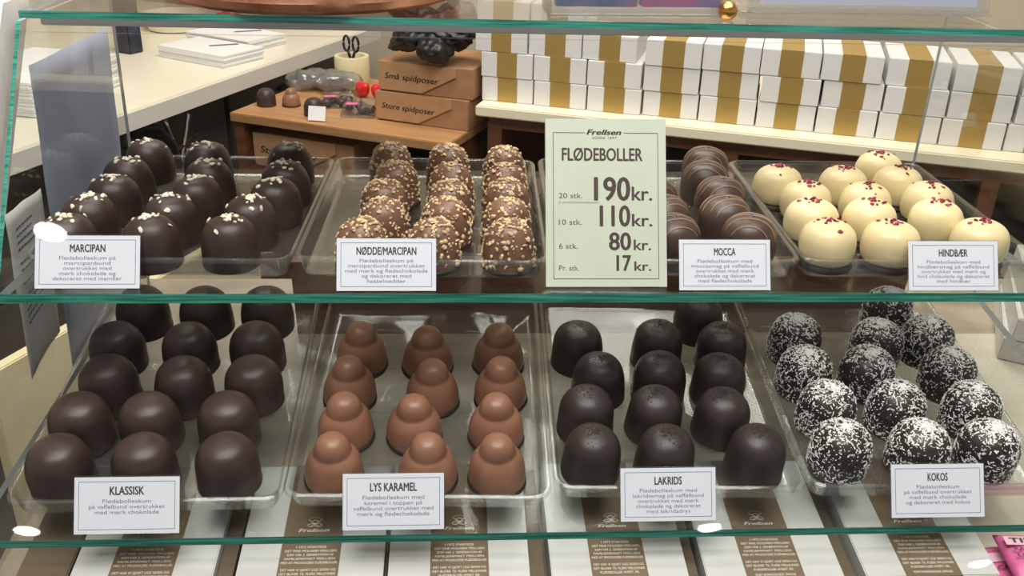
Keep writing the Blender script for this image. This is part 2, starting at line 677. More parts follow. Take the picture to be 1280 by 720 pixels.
def make_tray_mesh(wd, dp):
    hw, hd = wd / 2, dp / 2
    t = .0008
    loops = []                                    # (half width, half depth, corner radius, z) from inside floor up and back down outside
    loops.append((hw - .009, hd - .009, .006, .0012))
    loops.append((hw - .0072, hd - .0072, .008, .002))
    loops.append((hw - .0062, hd - .0062, .009, .005))
    loops.append((hw - .0048, hd - .0048, .010, RIM - .0022))
    loops.append((hw - .0040, hd - .0040, .0105, RIM - .0006))
    loops.append((hw - .0028, hd - .0028, .011, RIM))
    loops.append((hw - .0008, hd - .0008, .012, RIM - .0003))
    loops.append((hw, hd, .0125, RIM - .0014))
    loops.append((hw, hd, .0125, RIM - .004))
    loops.append((hw - t, hd - t, .012, RIM - .004))
    loops.append((hw - t, hd - t, .012, RIM - .0016))
    loops.append((hw - .0030, hd - .0030, .011, RIM - t))
    loops.append((hw - .0048 + t, hd - .0048 + t, .0108, RIM - .003))
    loops.append((hw - .0062 + t, hd - .0062 + t, .0098, .005))
    loops.append((hw - .0072 + t, hd - .0072 + t, .0088, .0012))
    loops.append((hw - .009, hd - .009, .006, .0))
    bm = bmesh.new()
    rings = [[bm.verts.new((x, y, z)) for x, y in rrect(a, b, r)] for a, b, r, z in loops]
    for A, B in zip(rings, rings[1:]):
        n = len(A)
        for k in range(n):
            bm.faces.new((A[k], A[(k + 1) % n], B[(k + 1) % n], B[k]))
    bm.faces.new(rings[0])
    bm.faces.new(rings[-1][::-1])
    # stiffening ribs pressed into the floor
    for sy in (-.30, -.08, .14, .36):
        for sx in (-.27, .27):
            box(bm, (wd * sx, dp * sy, .0016), (wd * .24, .0016, .0012), None, .0004, 1)
    return mesh_of(bm, 'tray', M['plastic'], True, R(40))


TX = [.0436, .2424, .4392, .6314, .0364, .2380, .4384, .6321]
TROT = [-.0273, -.0268, -.0310, -.0156, .0035, -.0307, -.0239, -.0189]
TDY = [.0007, -.0021, -.0012, -.0032, -.0095, -.0091, -.0040, -.0056]
TNAME = ['MARCIPAN', 'NØDDE/MARCIPAN', 'MOCCA', 'HINDBÆR', 'KLASSISK', 'LYS KARAMEL', 'LAKRIDS', 'KOKOS']
TDESC = ['almond-topped dark domes', 'nut-crusted milk chocolate domes', 'drizzled mocha domes', 'white domes with pink bits',
         'plain dark domes', 'knobbed light caramel domes', 'dark liquorice domes', 'coconut-covered domes']
me_hi, me_lo, me_first, me_wide = make_tray_mesh(.1935, .247), make_tray_mesh(.1935, .265), make_tray_mesh(.1985, .247), make_tray_mesh(.1985, .265)
for i in range(8):
    W = .1985 if i in (0, 4, 5) else .1935
    D = .247 if i < 4 else .265
    me = me_first if i == 0 else (me_hi if i < 4 else (me_wide if i < 6 else me_lo))
    o = link(bpy.data.objects.new('clear_tray', me))
    cx = TX[i] + W / 2 + .0008
    if i < 4:
        o.location = (cx, .0851 + D / 2 + TDY[i], Z_MID + .0002)
        o.rotation_euler = (0, 0, TROT[i])
    else:
        o.matrix_world = Matrix.Translation(low(cx, D / 2 + TDY[i], -.0188)) @ Matrix.Rotation(TILT, 4, 'X') @ Matrix.Rotation(TROT[i], 4, 'Z')
    tag(o, 'clear plastic tray of %s behind the %s card' % (TDESC[i], TNAME[i]), 'tray', 'clear trays on the glass shelves')

# ------------------------------------------------------------------ chocolate domes
BALLS={
 'T1':[(0.0753, 0.3034, 0, 4), (0.0727, 0.2486, 0, 3), (0.0749, 0.2012, 0, 2), (0.0694, 0.1567, 0, 1), (0.0682, 0.1119, 0, 0), (0.1312, 0.2958, 1, 4), (0.1442, 0.245, 1, 3), (0.1441, 0.2002, 1, 2), (0.1342, 0.1539, 1, 1), (0.1312, 0.1092, 1, 0), (0.2069, 0.2954, 2, 4), (0.211, 0.2417, 2, 3), (0.2095, 0.1969, 2, 2), (0.1966, 0.154, 2, 1), (0.1897, 0.1098, 2, 0)],
 'T2':[(0.3017, 0.301, 0, 4), (0.3097, 0.244, 0, 3), (0.302, 0.1959, 0, 2), (0.3043, 0.1507, 0, 1), (0.2906, 0.1063, 0, 0), (0.3556, 0.2959, 1, 4), (0.3588, 0.2428, 1, 3), (0.3576, 0.1952, 1, 2), (0.3545, 0.1529, 1, 1), (0.3456, 0.1068, 1, 0), (0.4088, 0.2923, 2, 4), (0.4075, 0.2408, 2, 3), (0.4063, 0.1984, 2, 2), (0.4045, 0.1521, 2, 1), (0.4038, 0.1057, 2, 0)],
 'T3':[(0.5348, 0.2056, 0, 2), (0.5356, 0.1608, 0, 1), (0.5345, 0.116, 0, 0), (0.6039, 0.2976, 1, 4), (0.5931, 0.2528, 1, 3), (0.5961, 0.2081, 1, 2), (0.5879, 0.1622, 1, 1), (0.5966, 0.1182, 1, 0)],
 'T4':[(0.6593, 0.2459, 0, 3), (0.6718, 0.2029, 0, 2), (0.6604, 0.1566, 0, 1), (0.6579, 0.1091, 0, 0), (0.72, 0.2438, 1, 3), (0.724, 0.1992, 1, 2), (0.7107, 0.1565, 1, 1), (0.7082, 0.1078, 1, 0), (0.7731, 0.2896, 2, 4), (0.7723, 0.2442, 2, 3), (0.7809, 0.2002, 2, 2), (0.7683, 0.1556, 2, 1), (0.7846, 0.1139, 2, 0)],
 'B1':[(0.0769, 0.2233, 0, 4), (0.0695, 0.1683, 0, 3), (0.0769, 0.1205, 0, 2), (0.0685, 0.0728, 0, 1), (0.0687, 0.0244, 0, 0), (0.1334, 0.2232, 1, 4), (0.1315, 0.1667, 1, 3), (0.1378, 0.1183, 1, 2), (0.1225, 0.0724, 1, 1), (0.1303, 0.0247, 1, 0), (0.1889, 0.2232, 2, 4), (0.1896, 0.1676, 2, 3), (0.1946, 0.1195, 2, 2), (0.1828, 0.0725, 2, 1), (0.1912, 0.0249, 2, 0)],
 'B2':[(0.28, 0.1674, 0, 3), (0.2733, 0.1207, 0, 2), (0.2743, 0.0735, 0, 1), (0.2699, 0.0265, 0, 0), (0.338, 0.1624, 1, 3), (0.343, 0.1154, 1, 2), (0.3299, 0.0701, 1, 1), (0.3415, 0.0243, 1, 0), (0.4006, 0.1647, 2, 3), (0.4005, 0.1175, 2, 2), (0.395, 0.0706, 2, 1), (0.3942, 0.0234, 2, 0)],
 'B3':[(0.4712, 0.168, 0, 3), (0.4846, 0.1227, 0, 2), (0.4685, 0.0784, 0, 1), (0.4676, 0.0312, 0, 0), (0.5435, 0.1698, 1, 3), (0.5367, 0.1231, 1, 2), (0.5245, 0.0775, 1, 1), (0.525, 0.0298, 1, 0), (0.5899, 0.212, 2, 4), (0.6008, 0.166, 2, 3), (0.588, 0.1206, 2, 2), (0.5794, 0.0742, 2, 1), (0.5962, 0.0291, 2, 0)],
 'B4':[(0.6715, 0.1772, 0, 3), (0.6656, 0.1295, 0, 2), (0.6697, 0.0817, 0, 1), (0.6654, 0.0339, 0, 0), (0.7753, 0.2217, 1, 4), (0.7452, 0.1705, 1, 3), (0.7211, 0.1288, 1, 2), (0.7284, 0.0813, 1, 1), (0.7282, 0.0333, 1, 0), (0.7941, 0.1749, 2, 3), (0.7932, 0.1269, 2, 2), (0.7922, 0.0789, 2, 1), (0.7838, 0.0317, 2, 0)],
}
SIZE = dict(T1=(.0222, .0388), T2=(.0210, .0385), T3=(.0222, .0385), T4=(.0222, .0375), B1=(.0240, .0425), B2=(.0232, .0440), B3=(.0234, .0422), B4=(.0238, .0418))
PROF = dict(
    T1=[(.93, 0), (.99, .04), (1, .2), (.985, .42), (.93, .62), (.82, .79), (.62, .92), (.36, .98), (.15, .998), (0, 1)],
    T2=[(.94, .04), (.98, .10), (.97, .25), (.95, .45), (.89, .63), (.78, .79), (.58, .92), (.33, .985), (.12, 1.0), (0, 1)],
    T3=[(.86, .0), (.94, .08), (.99, .25), (1, .48), (.95, .66), (.82, .81), (.60, .92), (.33, .975), (.12, .985), (.05, 1.015), (0, 1.03)],
    T4=[(.80, .13), (.90, .18), (.98, .32), (1, .5), (.955, .67), (.83, .82), (.60, .925), (.32, .975), (.12, .985), (.05, 1.02), (0, 1.035)],
    B1=[(.95, 0), (1, .04), (.985, .14), (.985, .40), (.94, .60), (.84, .77), (.66, .90), (.40, .972), (.16, .995), (0, 1)],
    B2=[(.92, .06), (.955, .12), (.95, .27), (.89, .43), (.80, .55), (.70, .63), (.625, .675), (.60, .715), (.565, .80), (.48, .895), (.33, .965), (.15, .995), (0, 1)],
    B3=[(.95, 0), (1, .05), (.985, .18), (.965, .42), (.92, .62), (.82, .78), (.64, .90), (.40, .97), (.16, .995), (0, 1)],
    B4=[(.92, 0), (.965, .06), (.975, .22), (.98, .42), (.94, .62), (.83, .79), (.63, .91), (.38, .975), (.15, .995), (0, 1)])


def prof_eval(pr, t):
    """point and outward normal at arc fraction t from the tip (0) down (1)"""
    q = pr[::-1]
    L = [0]
    for a, b in zip(q, q[1:]):
        L.append(L[-1] + math.hypot(b[0] - a[0], b[1] - a[1]))
    d = t * L[-1]
    for i in range(len(q) - 1):
        if L[i + 1] >= d and L[i + 1] > L[i]:
            k = (d - L[i]) / (L[i + 1] - L[i])
            r = q[i][0] + (q[i + 1][0] - q[i][0]) * k
            z = q[i][1] + (q[i + 1][1] - q[i][1]) * k
            tr, tz = q[i + 1][0] - q[i][0], q[i + 1][1] - q[i][1]
            l = math.hypot(tr, tz)
            return r, z, -tz / l, tr / l
    return q[-1][0], q[-1][1], 1, 0


def scatter(pr, n, tdist, size, seed, centre=(0, 0), flat=.5, long=1.0, lump=True):
    """chips pressed into the surface; tdist(rnd) gives how far from the tip"""
    rnd = random.Random(seed)
    bm = bmesh.new()
    for _ in range(n):
        t = tdist(rnd)
        a = rnd.random() * 2 * PI
        r, z, nr, nz = prof_eval(pr, min(max(t, 0), 1))
        p = Vector((r * math.cos(a) + centre[0], r * math.sin(a) + centre[1], z))
        nn = Vector((nr * math.cos(a), nr * math.sin(a), nz)).normalized()
        s = size * (.6 + .8 * rnd.random())
        q = nn.to_track_quat('Z', 'Y').to_matrix() @ Euler((rnd.uniform(-.5, .5), rnd.uniform(-.5, .5), rnd.random() * 6.28)).to_matrix()
        dims = (s * long * (.8 + .5 * rnd.random()), s * (.6 + .4 * rnd.random()), s * flat * (.7 + .6 * rnd.random()))
        c = p + nn * dims[2] * .25
        if lump:
            rr = bmesh.ops.create_icosphere(bm, subdivisions=1, radius=.58)
            vs = rr['verts']
            for v in vs:
                v.co *= 1 + rnd.uniform(-.22, .22)
        else:
            rr = bmesh.ops.create_cube(bm, size=1.0)
            vs = rr['verts']
        bmesh.ops.transform(bm, matrix=Matrix.Translation(c) @ q.to_4x4() @ Matrix.Diagonal((*dims, 1)), verts=vs)
    return bm


def drizzle(pr, seed, Rr, H):
    """thin lines poured side by side across the dome"""
    rnd = random.Random(seed)
    bm = bmesh.new()
    for k in range(5):
        d = (-.72 + .36 * k + rnd.uniform(-.05, .05)) * Rr
        pts = []
        for j in range(31):
            x = (-1 + 2 * j / 30) * Rr * .97
            y = d + .16 * Rr * math.cos(x / Rr * 1.6) * (1 if k % 2 else .6)
            r = math.hypot(x, y)
            if r > Rr * .985:
                continue
            z = None
            for (r0, z0), (r1, z1) in zip(pr[::-1], pr[::-1][1:]):
                if r0 <= r <= r1 and r1 > r0:
                    z = z0 + (z1 - z0) * (r - r0) / (r1 - r0)
                    break
            if z is not None:
                pts.append((x, y, z + .0001))
        if len(pts) > 3:
            tube(bm, pts, .00052, 6)
    return bm


protos = {}


def dome_meshes(kind, var):
    key = (kind, var)
    if key in protos:
        return protos[key]
    Rr, H = SIZE[kind]
    ctrl = [(a * Rr, b * H) for a, b in PROF[kind]]
    pr = smooth_profile(ctrl, 40)
    seed = var * 13 + len(kind)
    d = {}
    body = {'T1': 'dark', 'T2': 'milk', 'T3': 'mocca', 'T4': 'white_choc', 'B1': 'dark_top', 'B2': 'caramel', 'B3': 'black_choc', 'B4': 'black_choc'}[kind]
    bm = lathe(bmesh.new(), pr, 44, .045, seed)
    for v in bm.verts:                                    # hand-dipped: slightly lopsided
        k = v.co.z / H
        v.co.x += (.02 * math.sin(seed * 1.7)) * Rr * k * k
        v.co.y += (.02 * math.cos(seed * 2.3)) * Rr * k * k
    d['coating'] = mesh_of(bm, 'coating', M[body], True)
    rs = random.Random(seed + 5)
    if kind == 'T1':
        cx, cy = rs.uniform(-.25, .25) * Rr, rs.uniform(-.3, .1) * Rr
        d['almond_chips'] = mesh_of(scatter(pr, 19, lambda r: abs(r.gauss(0, .16)), .0034, seed), 'almond_chips', M['almond'])
    if kind == 'T2':
        d['nut_chips'] = mesh_of(scatter(pr, 190, lambda r: .03 + .92 * r.random() ** 1.0, .0027, seed, flat=.55), 'nut_chips', M['nut'])
        d['wafer_foot'] = mesh_of(lathe(bmesh.new(), [(Rr * 1.0, 0), (Rr * 1.03, .0012), (Rr * 1.0, .0032), (Rr * .9, .004), (0, .004)], 36), 'wafer_foot', M['foot'], True)
    if kind == 'T3':
        d['drizzle_lines'] = mesh_of(drizzle(pr, seed, Rr, H), 'drizzle_lines', M['drizzle'], True)
    if kind == 'T4':
        d['raspberry_bits'] = mesh_of(scatter(pr, 17, lambda r: abs(r.gauss(.02, .14)), .0029, seed), 'raspberry_bits', M['raspberry'])
        d['dark_foot'] = mesh_of(lathe(bmesh.new(), smooth_profile([(Rr * .93, 0), (Rr * .97, .002), (Rr * .9, .0052), (Rr * .82, .0062), (0, .0062)], 16), 36), 'dark_foot', M['foot'], True)
    if kind == 'B2':
        d['wafer_foot'] = mesh_of(lathe(bmesh.new(), [(Rr * .97, 0), (Rr * 1.0, .001), (Rr * .99, .003), (Rr * .9, .0038), (0, .0038)], 40, .06, seed), 'wafer_foot', M['foot'], True)
    if kind == 'B3':
        d['liquorice_sprinkles'] = mesh_of(scatter(pr, 70, lambda r: abs(r.gauss(0, .13)), .0011, seed), 'liquorice_sprinkles', M['sprinkle'])
    if kind == 'B4':
        d['coconut_flakes'] = mesh_of(scatter(pr, 1250, lambda r: .96 * r.random() ** 1.02, .00080, seed, flat=.35, long=2.9, lump=False), 'coconut_flakes', M['coconut'])
    protos[key] = d
    return d


NAMES = dict(T1='almond_chocolate_dome', T2='nut_chocolate_dome', T3='mocha_chocolate_dome', T4='white_chocolate_dome',
             B1='dark_chocolate_dome', B2='caramel_chocolate_dome', B3='liquorice_chocolate_dome', B4='coconut_chocolate_dome')
LOOK = dict(T1='almond-topped dark chocolate dome', T2='nut-crusted milk chocolate dome', T3='drizzled mocha chocolate dome',
            T4='white chocolate dome with raspberry bits', B1='plain dark chocolate dome', B2='light caramel dome with knob',
            B3='dark dome with black sprinkles', B4='coconut-covered dark dome')
COLS = dict(T1=['beside the glass end', 'centre column', 'beside the nut domes'],
            T2=['column beside MARCIPAN tray', 'centre column', 'column beside big price sign'],
            T3=['column beside big price sign', 'column beside white domes'],
            T4=['column beside mocha domes', 'centre column', 'column beside glass end'],
            B1=['column beside cream board', 'centre column', 'column beside caramel domes'],
            B2=['column beside KLASSISK tray', 'centre column', 'column beside LAKRIDS tray'],
            B3=['column beside caramel domes', 'centre column', 'column beside coconut domes'],
            B4=['column beside LAKRIDS tray', 'centre column', 'column farthest from LAKRIDS tray'])
ROWS = ['front row', 'second row from front', 'third row from front', 'fourth row from front', 'back row']
GROUPS = dict(T1='domes behind the MARCIPAN card', T2='domes behind the NØDDE/MARCIPAN card', T3='domes behind the MOCCA card', T4='domes behind the HINDBÆR card',
              B1='domes behind the KLASSISK card', B2='domes behind the LYS KARAMEL card', B3='domes behind the LAKRIDS card', B4='domes behind the KOKOS card')
for kind, rows in BALLS.items():
    rnd = random.Random(kind)
    maxrow = {}
    for x, s, ci, ri in rows:
        maxrow[ci] = max(maxrow.get(ci, 0), ri)
    for n, (x, s, ci, ri) in enumerate(rows):
        var = n % (5 if kind != 'B4' else 4)
        parts = dome_meshes(kind, var)
        rz = rnd.uniform(-.35, .35) if kind == 'T3' else rnd.random() * 6.28
        if kind[0] == 'T':
            mat = Matrix.Translation((x, s, Z_MID + .0027)) @ Matrix.Rotation(rz, 4, 'Z')
        else:
            mat = Matrix.Translation(low(x, s - .0012, -.0163)) @ Matrix.Rotation(TILT, 4, 'X') @ Matrix.Rotation(rz, 4, 'Z')
        if len(parts) == 1:
            root = link(bpy.data.objects.new(NAMES[kind], parts['coating']))
        else:
            root = empty(NAMES[kind], (0, 0, 0))
            for pn, me in parts.items():
                link(bpy.data.objects.new(pn, me), root)
        k = rnd.uniform(.985, 1.012)
        root.matrix_world = mat @ Matrix.Diagonal((1, 1, k, 1))
        row = 'back row' if (ri == maxrow[ci] and ri >= 3) else ROWS[ri]
        tag(root, '%s, %s, %s' % (LOOK[kind], row, COLS[kind][ci]), 'chocolate', GROUPS[kind])

# ------------------------------------------------------------------ lettering
def letters(s, bold=0.0, shear=0.0, spacing=1.0):
    cu = bpy.data.curves.new('lettering', 'FONT')
    cu.body = s
    cu.size = 1.0
    cu.offset = bold
    cu.shear = shear
    cu.space_character = spacing
    cu.resolution_u = 3
    o = bpy.data.objects.new('lettering', cu)
    C.objects.link(o)
    dg = bpy.context.evaluated_depsgraph_get()
    dg.update()
    me = bpy.data.meshes.new_from_object(o.evaluated_get(dg))
    bpy.data.objects.remove(o)
    bpy.data.curves.remove(cu)
    return me


def write(bm, s, x, y, h, w=None, align='c', bold=0.0, shear=0.0, z=.0004, spacing=1.0, cap=True):
    """one line of text: baseline y, cap height h (metres), optional overall width w"""
    me = letters(s, min(bold, 0.0), shear, spacing)
    xs = [v.co.x for v in me.vertices]
    if not xs:
        return
    x0, x1 = min(xs), max(xs)
    sy = h / .72
    sx = (w / (x1 - x0)) if w else sy
    wid = (x1 - x0) * sx
    ox = {'c': x - wid / 2, 'l': x, 'r': x - wid}[align]
    b2 = bmesh.new()
    b2.from_mesh(me)
    for v in b2.verts:
        v.co = Vector((ox + (v.co.x - x0) * sx, y + v.co.y * sy, z))
    tmp = bpy.data.meshes.new('tmp')
    b2.to_mesh(tmp)
    b2.free()
    bm.from_mesh(tmp)
    if bold > 0:                                    # heavier strokes: the same line struck again slightly beside itself
        for dx, dy in ((-bold * sx, 0), (bold * sx, 0), (0, -bold * sy * .6), (0, bold * sy * .6)):
            n0 = len(bm.verts)
            bm.from_mesh(tmp)
            bm.verts.ensure_lookup_table()
            for v in bm.verts[n0:]:
                v.co.x += dx
                v.co.y += dy
                v.co.z -= .00002
    bpy.data.meshes.remove(tmp)
    bpy.data.meshes.remove(me)


def frame_lines(bm, x0, x1, y0, y1, t, z=.0003, gap=None):
    def bar(a, b, c, d):
        box(bm, ((a + b) / 2, (c + d) / 2, z), (b - a, d - c, .0001))
    bar(x0, x0 + t, y0, y1)
    bar(x1 - t, x1, y0, y1)
    bar(x0, x1, y0, y0 + t)
    if gap:
        bar(x0, gap[0], y1 - t, y1)
        bar(gap[1], x1, y1 - t, y1)
    else:
        bar(x0, x1, y1 - t, y1)


CT = R(28)
CARD_ROT = Matrix.Rotation(PI / 2 - CT, 4, 'X')


def price_card(x, y, z, w, h, title, tw, lines, label, yaw=0.0):
    root = empty('name_card', (0, 0, 0))
    root.matrix_world = Matrix.Translation((x, y, z + .0006)) @ Matrix.Rotation(yaw, 4, 'Z') @ CARD_ROT
    tag(root, label, 'name card', 'printed name cards in front of the trays')
    obj('card', nbox((0, h / 2, 0), (w, h, .0005)), M['card_paper'], root)
    bm = bmesh.new()
    frame_lines(bm, -w / 2 + .0030, w / 2 - .0030, .0030, h - .0030, .00035)
    obj('border', bm, M['print_line'], root)
    bm = bmesh.new()
    write(bm, title, 0, h * .690, h * .150, tw * w, bold=.03)
    obj('title_text', bm, M['print'], root)
    bm = bmesh.new()
    for i, (t, f) in enumerate(lines):
        write(bm, t, 0, h * (.545 - .0975 * i), h * .072, f * w, bold=-.006)
    obj('description_text', bm, M['print_grey'], root)
    # clear L-shaped holder: back plate and foot
    bm = bmesh.new()
    box(bm, (0, h / 2 + .0005, -.0011), (w + .001, h + .001, .001), None, .0002, 1)
    obj('clear_holder', bm, M['acrylic'], root)
    return root


price_card(.0927, .0708, .129, .0752, .0389, 'MARCIPAN', .335,
           [('Flødebolleskum på', .54), ('marcipanbund', .44), ('overtrukket med', .46), ('mørk chokolade og', .54), ('dekoreret med mandler', .66)],
           'white name card MARCIPAN on the middle shelf')
price_card(.3112, .0662, .129, .0735, .0390, 'NØDDE/MARCIPAN', .60,
           [('Flødebolleskum på', .54), ('marcipanbund overtrukket', .77), ('med mørk og flødechokolade', .83), ('og dekoreret med', .50), ('hasselnødder', .39)],
           'white name card NØDDE/MARCIPAN on the middle shelf')
price_card(.5668, .0667, .129, .0701, .0384, 'MOCCA', .235,
           [('Flødebolleskum med', .60), ('moccasmag på vaffelbund', .74), ('overtrukket med mørk', .64), ('chokolade og dekoreret', .67), ('med flødechokolade', .59)],
           'white name card MOCCA on the middle shelf')
price_card(.7453, .0660, .129, .0707, .0379, 'HINDBÆR', .32,
           [('Flødebolleskum med', .60), ('hindbærsmag på vaffelbund', .80), ('overtrukket med mørk og', .72), ('hvid chokolade og dekoreret', .81), ('med hindbær', .38)],
           'white name card HINDBÆR on the middle shelf')
price_card(.1267, -.0215, -.0219, .0740, .0404, 'KLASSISK', .325,
           [('Flødebolleskum', .46), ('på vaffelbund overtrukket', .72), ('med mørk chokolade', .61)],
           'white name card KLASSISK on the lowest shelf')
price_card(.3171, -.0217, -.0219, .0735, .0407, 'LYS KARAMEL', .46,
           [('Flødebolleskum med', .61), ('karamel i toppen på', .57), ('vaffelbund overtrukket med', .79), ('mørk og flødechokolade', .71)],
           'white name card LYS KARAMEL on the lowest shelf')
price_card(.5208, -.0175, -.0213, .0717, .0393, 'LAKRIDS', .285,
           [('Flødebolleskum med', .60), ('lakridssmag på vaffelbund', .745), ('overtrukket med mørk', .64), ('chokolade og dekoreret', .68), ('med lakridsdrys', .46)],
           'white name card LAKRIDS on the lowest shelf')
price_card(.7275, -.0180, -.0213, .0722, .0400, 'KOKOS', .215,
           [('Flødebolleskum', .46), ('på vaffelbund overtrukket', .73), ('med mørk chokolade', .61), ('og dekoreret med kokos', .69)],
           'white name card KOKOS on the lowest shelf')

# the big price sign
SW, SH = .0926, .1283
root = empty('price_sign', (0, 0, 0))
root.matrix_world = Matrix.Translation((.4771, .0730, .1296)) @ CARD_ROT
tag(root, 'tall pale green price sign FLØDEBOLLER standing between the nut and mocha domes', 'price sign')
obj('sign_card', nbox((0, SH / 2, 0), (SW, SH, .0008)), M['sign_paper'], root)
bm = bmesh.new()
X = lambda f: (f - .5) * SW
Y = lambda f: (1 - f) * SH                    # f counts down from the top edge
frame_lines(bm, X(.062), X(.935), Y(.955), Y(.082), .0004, .0005, (X(.325), X(.65)))
obj('border', bm, M['print'], root)
bm = bmesh.new()
write(bm, 'Frellsen', X(.485), Y(.095), .0041, .285 * SW, bold=.035, shear=.28, z=.0005)
write(bm, 'SIDEN 1897', X(.49), Y(.121), .0019, .20 * SW, z=.0005, spacing=1.2)
obj('logo_text', bm, M['ink'], root)
bm = bmesh.new()
write(bm, 'FLØDEBOLLER', X(.470), Y(.250), .0100, .665 * SW, bold=.03, z=.0005)
obj('title_text', bm, M['print'], root)
bm = bmesh.new()
for num, y, hh, x0, x1, k0 in (('190', .486, .0183, .405, .695, .715), ('110', .640, .0163, .450, .695, .715), ('80', .782, .0138, .525, .70, .728), ('17', .905, .0122, .585, .70, .732)):
    write(bm, num, X(x0), Y(y), hh, (x1 - x0) * SW, 'l', bold=.028, z=.0005)
    write(bm, 'kr.', X(k0), Y(y), hh * .60, (.880 - k0) * SW if num in ('190', '110') else (.868 - k0) * SW, 'l', bold=.018, z=.0005)
for t, y, wd in (('20 stk.', .475, .195), ('10 stk.', .633, .19), ('6 stk.', .775, .155), ('Pr. stk.', .905, .165)):
    write(bm, t, X(.108), Y(y), .0042, wd * SW, 'l', bold=-.002, z=.0005)
obj('price_text', bm, M['print'], root)
bm = bmesh.new()
write(bm, '(i produktionskasse)', X(.108), Y(.505), .0017, .33 * SW, 'l', z=.0005)
obj('small_print', bm, M['print_grey'], root)
bm = bmesh.new()
box(bm, (0, SH / 2, -.0015), (SW + .001, SH + .001, .0014), None, .0003, 1)
obj('clear_holder', bm, M['acrylic'], root)

# ------------------------------------------------------------------ printed cartons under the lowest shelf


def crest(bm, cx, cy, r, z):
    def loop(ax, ay, rx, ry, rot=0, n=20):
        pts = []
        for k in range(n):
            a = 2 * PI * k / n
            px, py = rx * math.cos(a), ry * math.sin(a)
            pts.append((cx + ax + px * math.cos(rot) - py * math.sin(rot), cy + ay + px * math.sin(rot) + py * math.cos(rot), z))
        tube(bm, pts, r * .05, 4, True)
    loop(-r * .45, -r * .45, r * .42, r * .25)
    loop(r * .45, -r * .45, r * .42, r * .25)
    loop(0, r * .12, r * .34, r * .26)
    tube(bm, [(cx - r * .7, cy + r * .35, z), (cx - r * .1, cy - r * .2, z), (cx + r * .55, cy - r * .65, z)], r * .05, 4)
    tube(bm, [(cx + r * .7, cy + r * .35, z), (cx + r * .1, cy - r * .2, z), (cx - r * .55, cy - r * .65, z)], r * .05, 4)
    for k in range(7):
        a = R(30 + 20 * k)
        box(bm, (cx + r * .95 * math.cos(a), cy + r * .7 * math.sin(a) + r * .1, z), (r * .13, r * .1, .0001))


TXT1 = ['I 1972 STARTEDE', 'DET FINE MOLINERI FRELLSEN', 'SOM VAR 2. GENERATION AF', 'FAMILIEFIRMAET FRELLSEN', 'MED AT PRODUCERE FLØDEBOLLER']
W1 = [.50, .86, .78, .84, .93]
TXT2 = ['DET HAR VI GJORT LIGE SIDEN OG', 'DET BLIVER TIL FLERE MILLIONER', 'FLØDEBOLLER HVERT ÅR.']
TXT3 = ['SOM SPÆNDENDE SMAGE', 'OG NYE SÆSONER KOMMER TIL']


def carton(x0, x1, b0, b1, label, side_right):
    h0, th, s0, s1 = -.05, .026, -.0495, .075
    root = empty('flat_carton', (0, 0, 0))
    cx, cs = (x0 + x1) / 2, (s0 + s1) / 2
    root.matrix_world = Matrix.Translation(low(cx, cs, h0 - th)) @ Matrix.Rotation(TILT, 4, 'X')
    tag(root, label, 'carton', 'flat cartons under the lowest glass shelf')
    w, d = x1 - x0, s1 - s0
    obj('carton_body', nbox((0, 0, th / 2), (w, d, th), .0008), M['carton'], root)
    bw, bc = b1 - b0, (b0 + b1) / 2 - cx
    bm = bmesh.new()
    box(bm, (bc, 0, th + .0002), (bw, d + .0006, .0004))
    box(bm, (bc, -d / 2 - .0002, th / 2), (bw, .0004, th))
    sl = obj('printed_band', bm, M['sleeve'], root)
    bm = bmesh.new()
    zt = th + .0006
    L = lambda s: s - cs
    write(bm, 'Frellsen', bc, L(.0030), .0032, bw * .52, bold=.03, shear=.28, z=zt)
    for i, t in enumerate(TXT1):
        write(bm, t, bc, L(-.0130 - .0037 * i), .0022, bw * W1[i], z=zt, bold=.012)
    for i, t in enumerate(TXT2):
        write(bm, t, bc, L(-.0345 - .0037 * i), .0022, bw * (.90, .92, .70)[i], z=zt, bold=.012)
    write(bm, TXT3[0], bc, L(-.0468), .0022, bw * .70, z=zt, bold=.012)
    crest(bm, bc, L(.0125), .0062, zt)
    obj('white_lettering', bm, M['white_print'], sl)
    if side_right:
        bm = bmesh.new()
        box(bm, (w / 2 + side_right / 2, 0, th / 2 - .004), (side_right - .001, d, th - .008))
        obj('brown_tuck_side', bm, M['sleeve_side'], root)
    return root


for a in ((.083, .1855, .1105, .1560, 'off-white carton with taupe printed band under the KLASSISK card', .0125),
          (.2017, .3090, .2315, .2760, 'off-white carton with printed band between KLASSISK and LYS KARAMEL cards', .0025),
          (.3125, .4173, .3435, .3870, 'off-white carton with brown printed band under LYS KARAMEL card', .012),
          (.4333, .5357, .4635, .5055, 'off-white carton with printed band under the LAKRIDS card', .010),
          (.5489, .6531, .5790, .6230, 'off-white carton with printed band between LAKRIDS and KOKOS cards', .0125),
          (.6698, .7730, .7003, .7435, 'off-white carton with printed band under the KOKOS card', .0)):
    carton(*a)

# beige liner at the open end, grey-brown box at the other end
bm = bmesh.new()
box(bm, (0, 0, .0015), (.30, .33, .003))
o = obj('deck_liner', bm, M['beige_deck'])
o.matrix_world = Matrix.Translation(low(.932, .123, DECK_H + .0003)) @ Matrix.Rotation(TILT, 4, 'X')
tag(o, 'pale beige liner board under the pink bags', 'board')
bm = bmesh.new()
box(bm, (0, 0, .0135), (.037, .20, .027), None, .001)
o = obj('brown_carton', bm, M['sleeve_side'])
o.matrix_world = Matrix.Translation(low(.0625, .051, DECK_H + .0002)) @ Matrix.Rotation(TILT, 4, 'X')
tag(o, 'plain grey-brown carton below the glass at the white end board', 'carton')

# pink bags


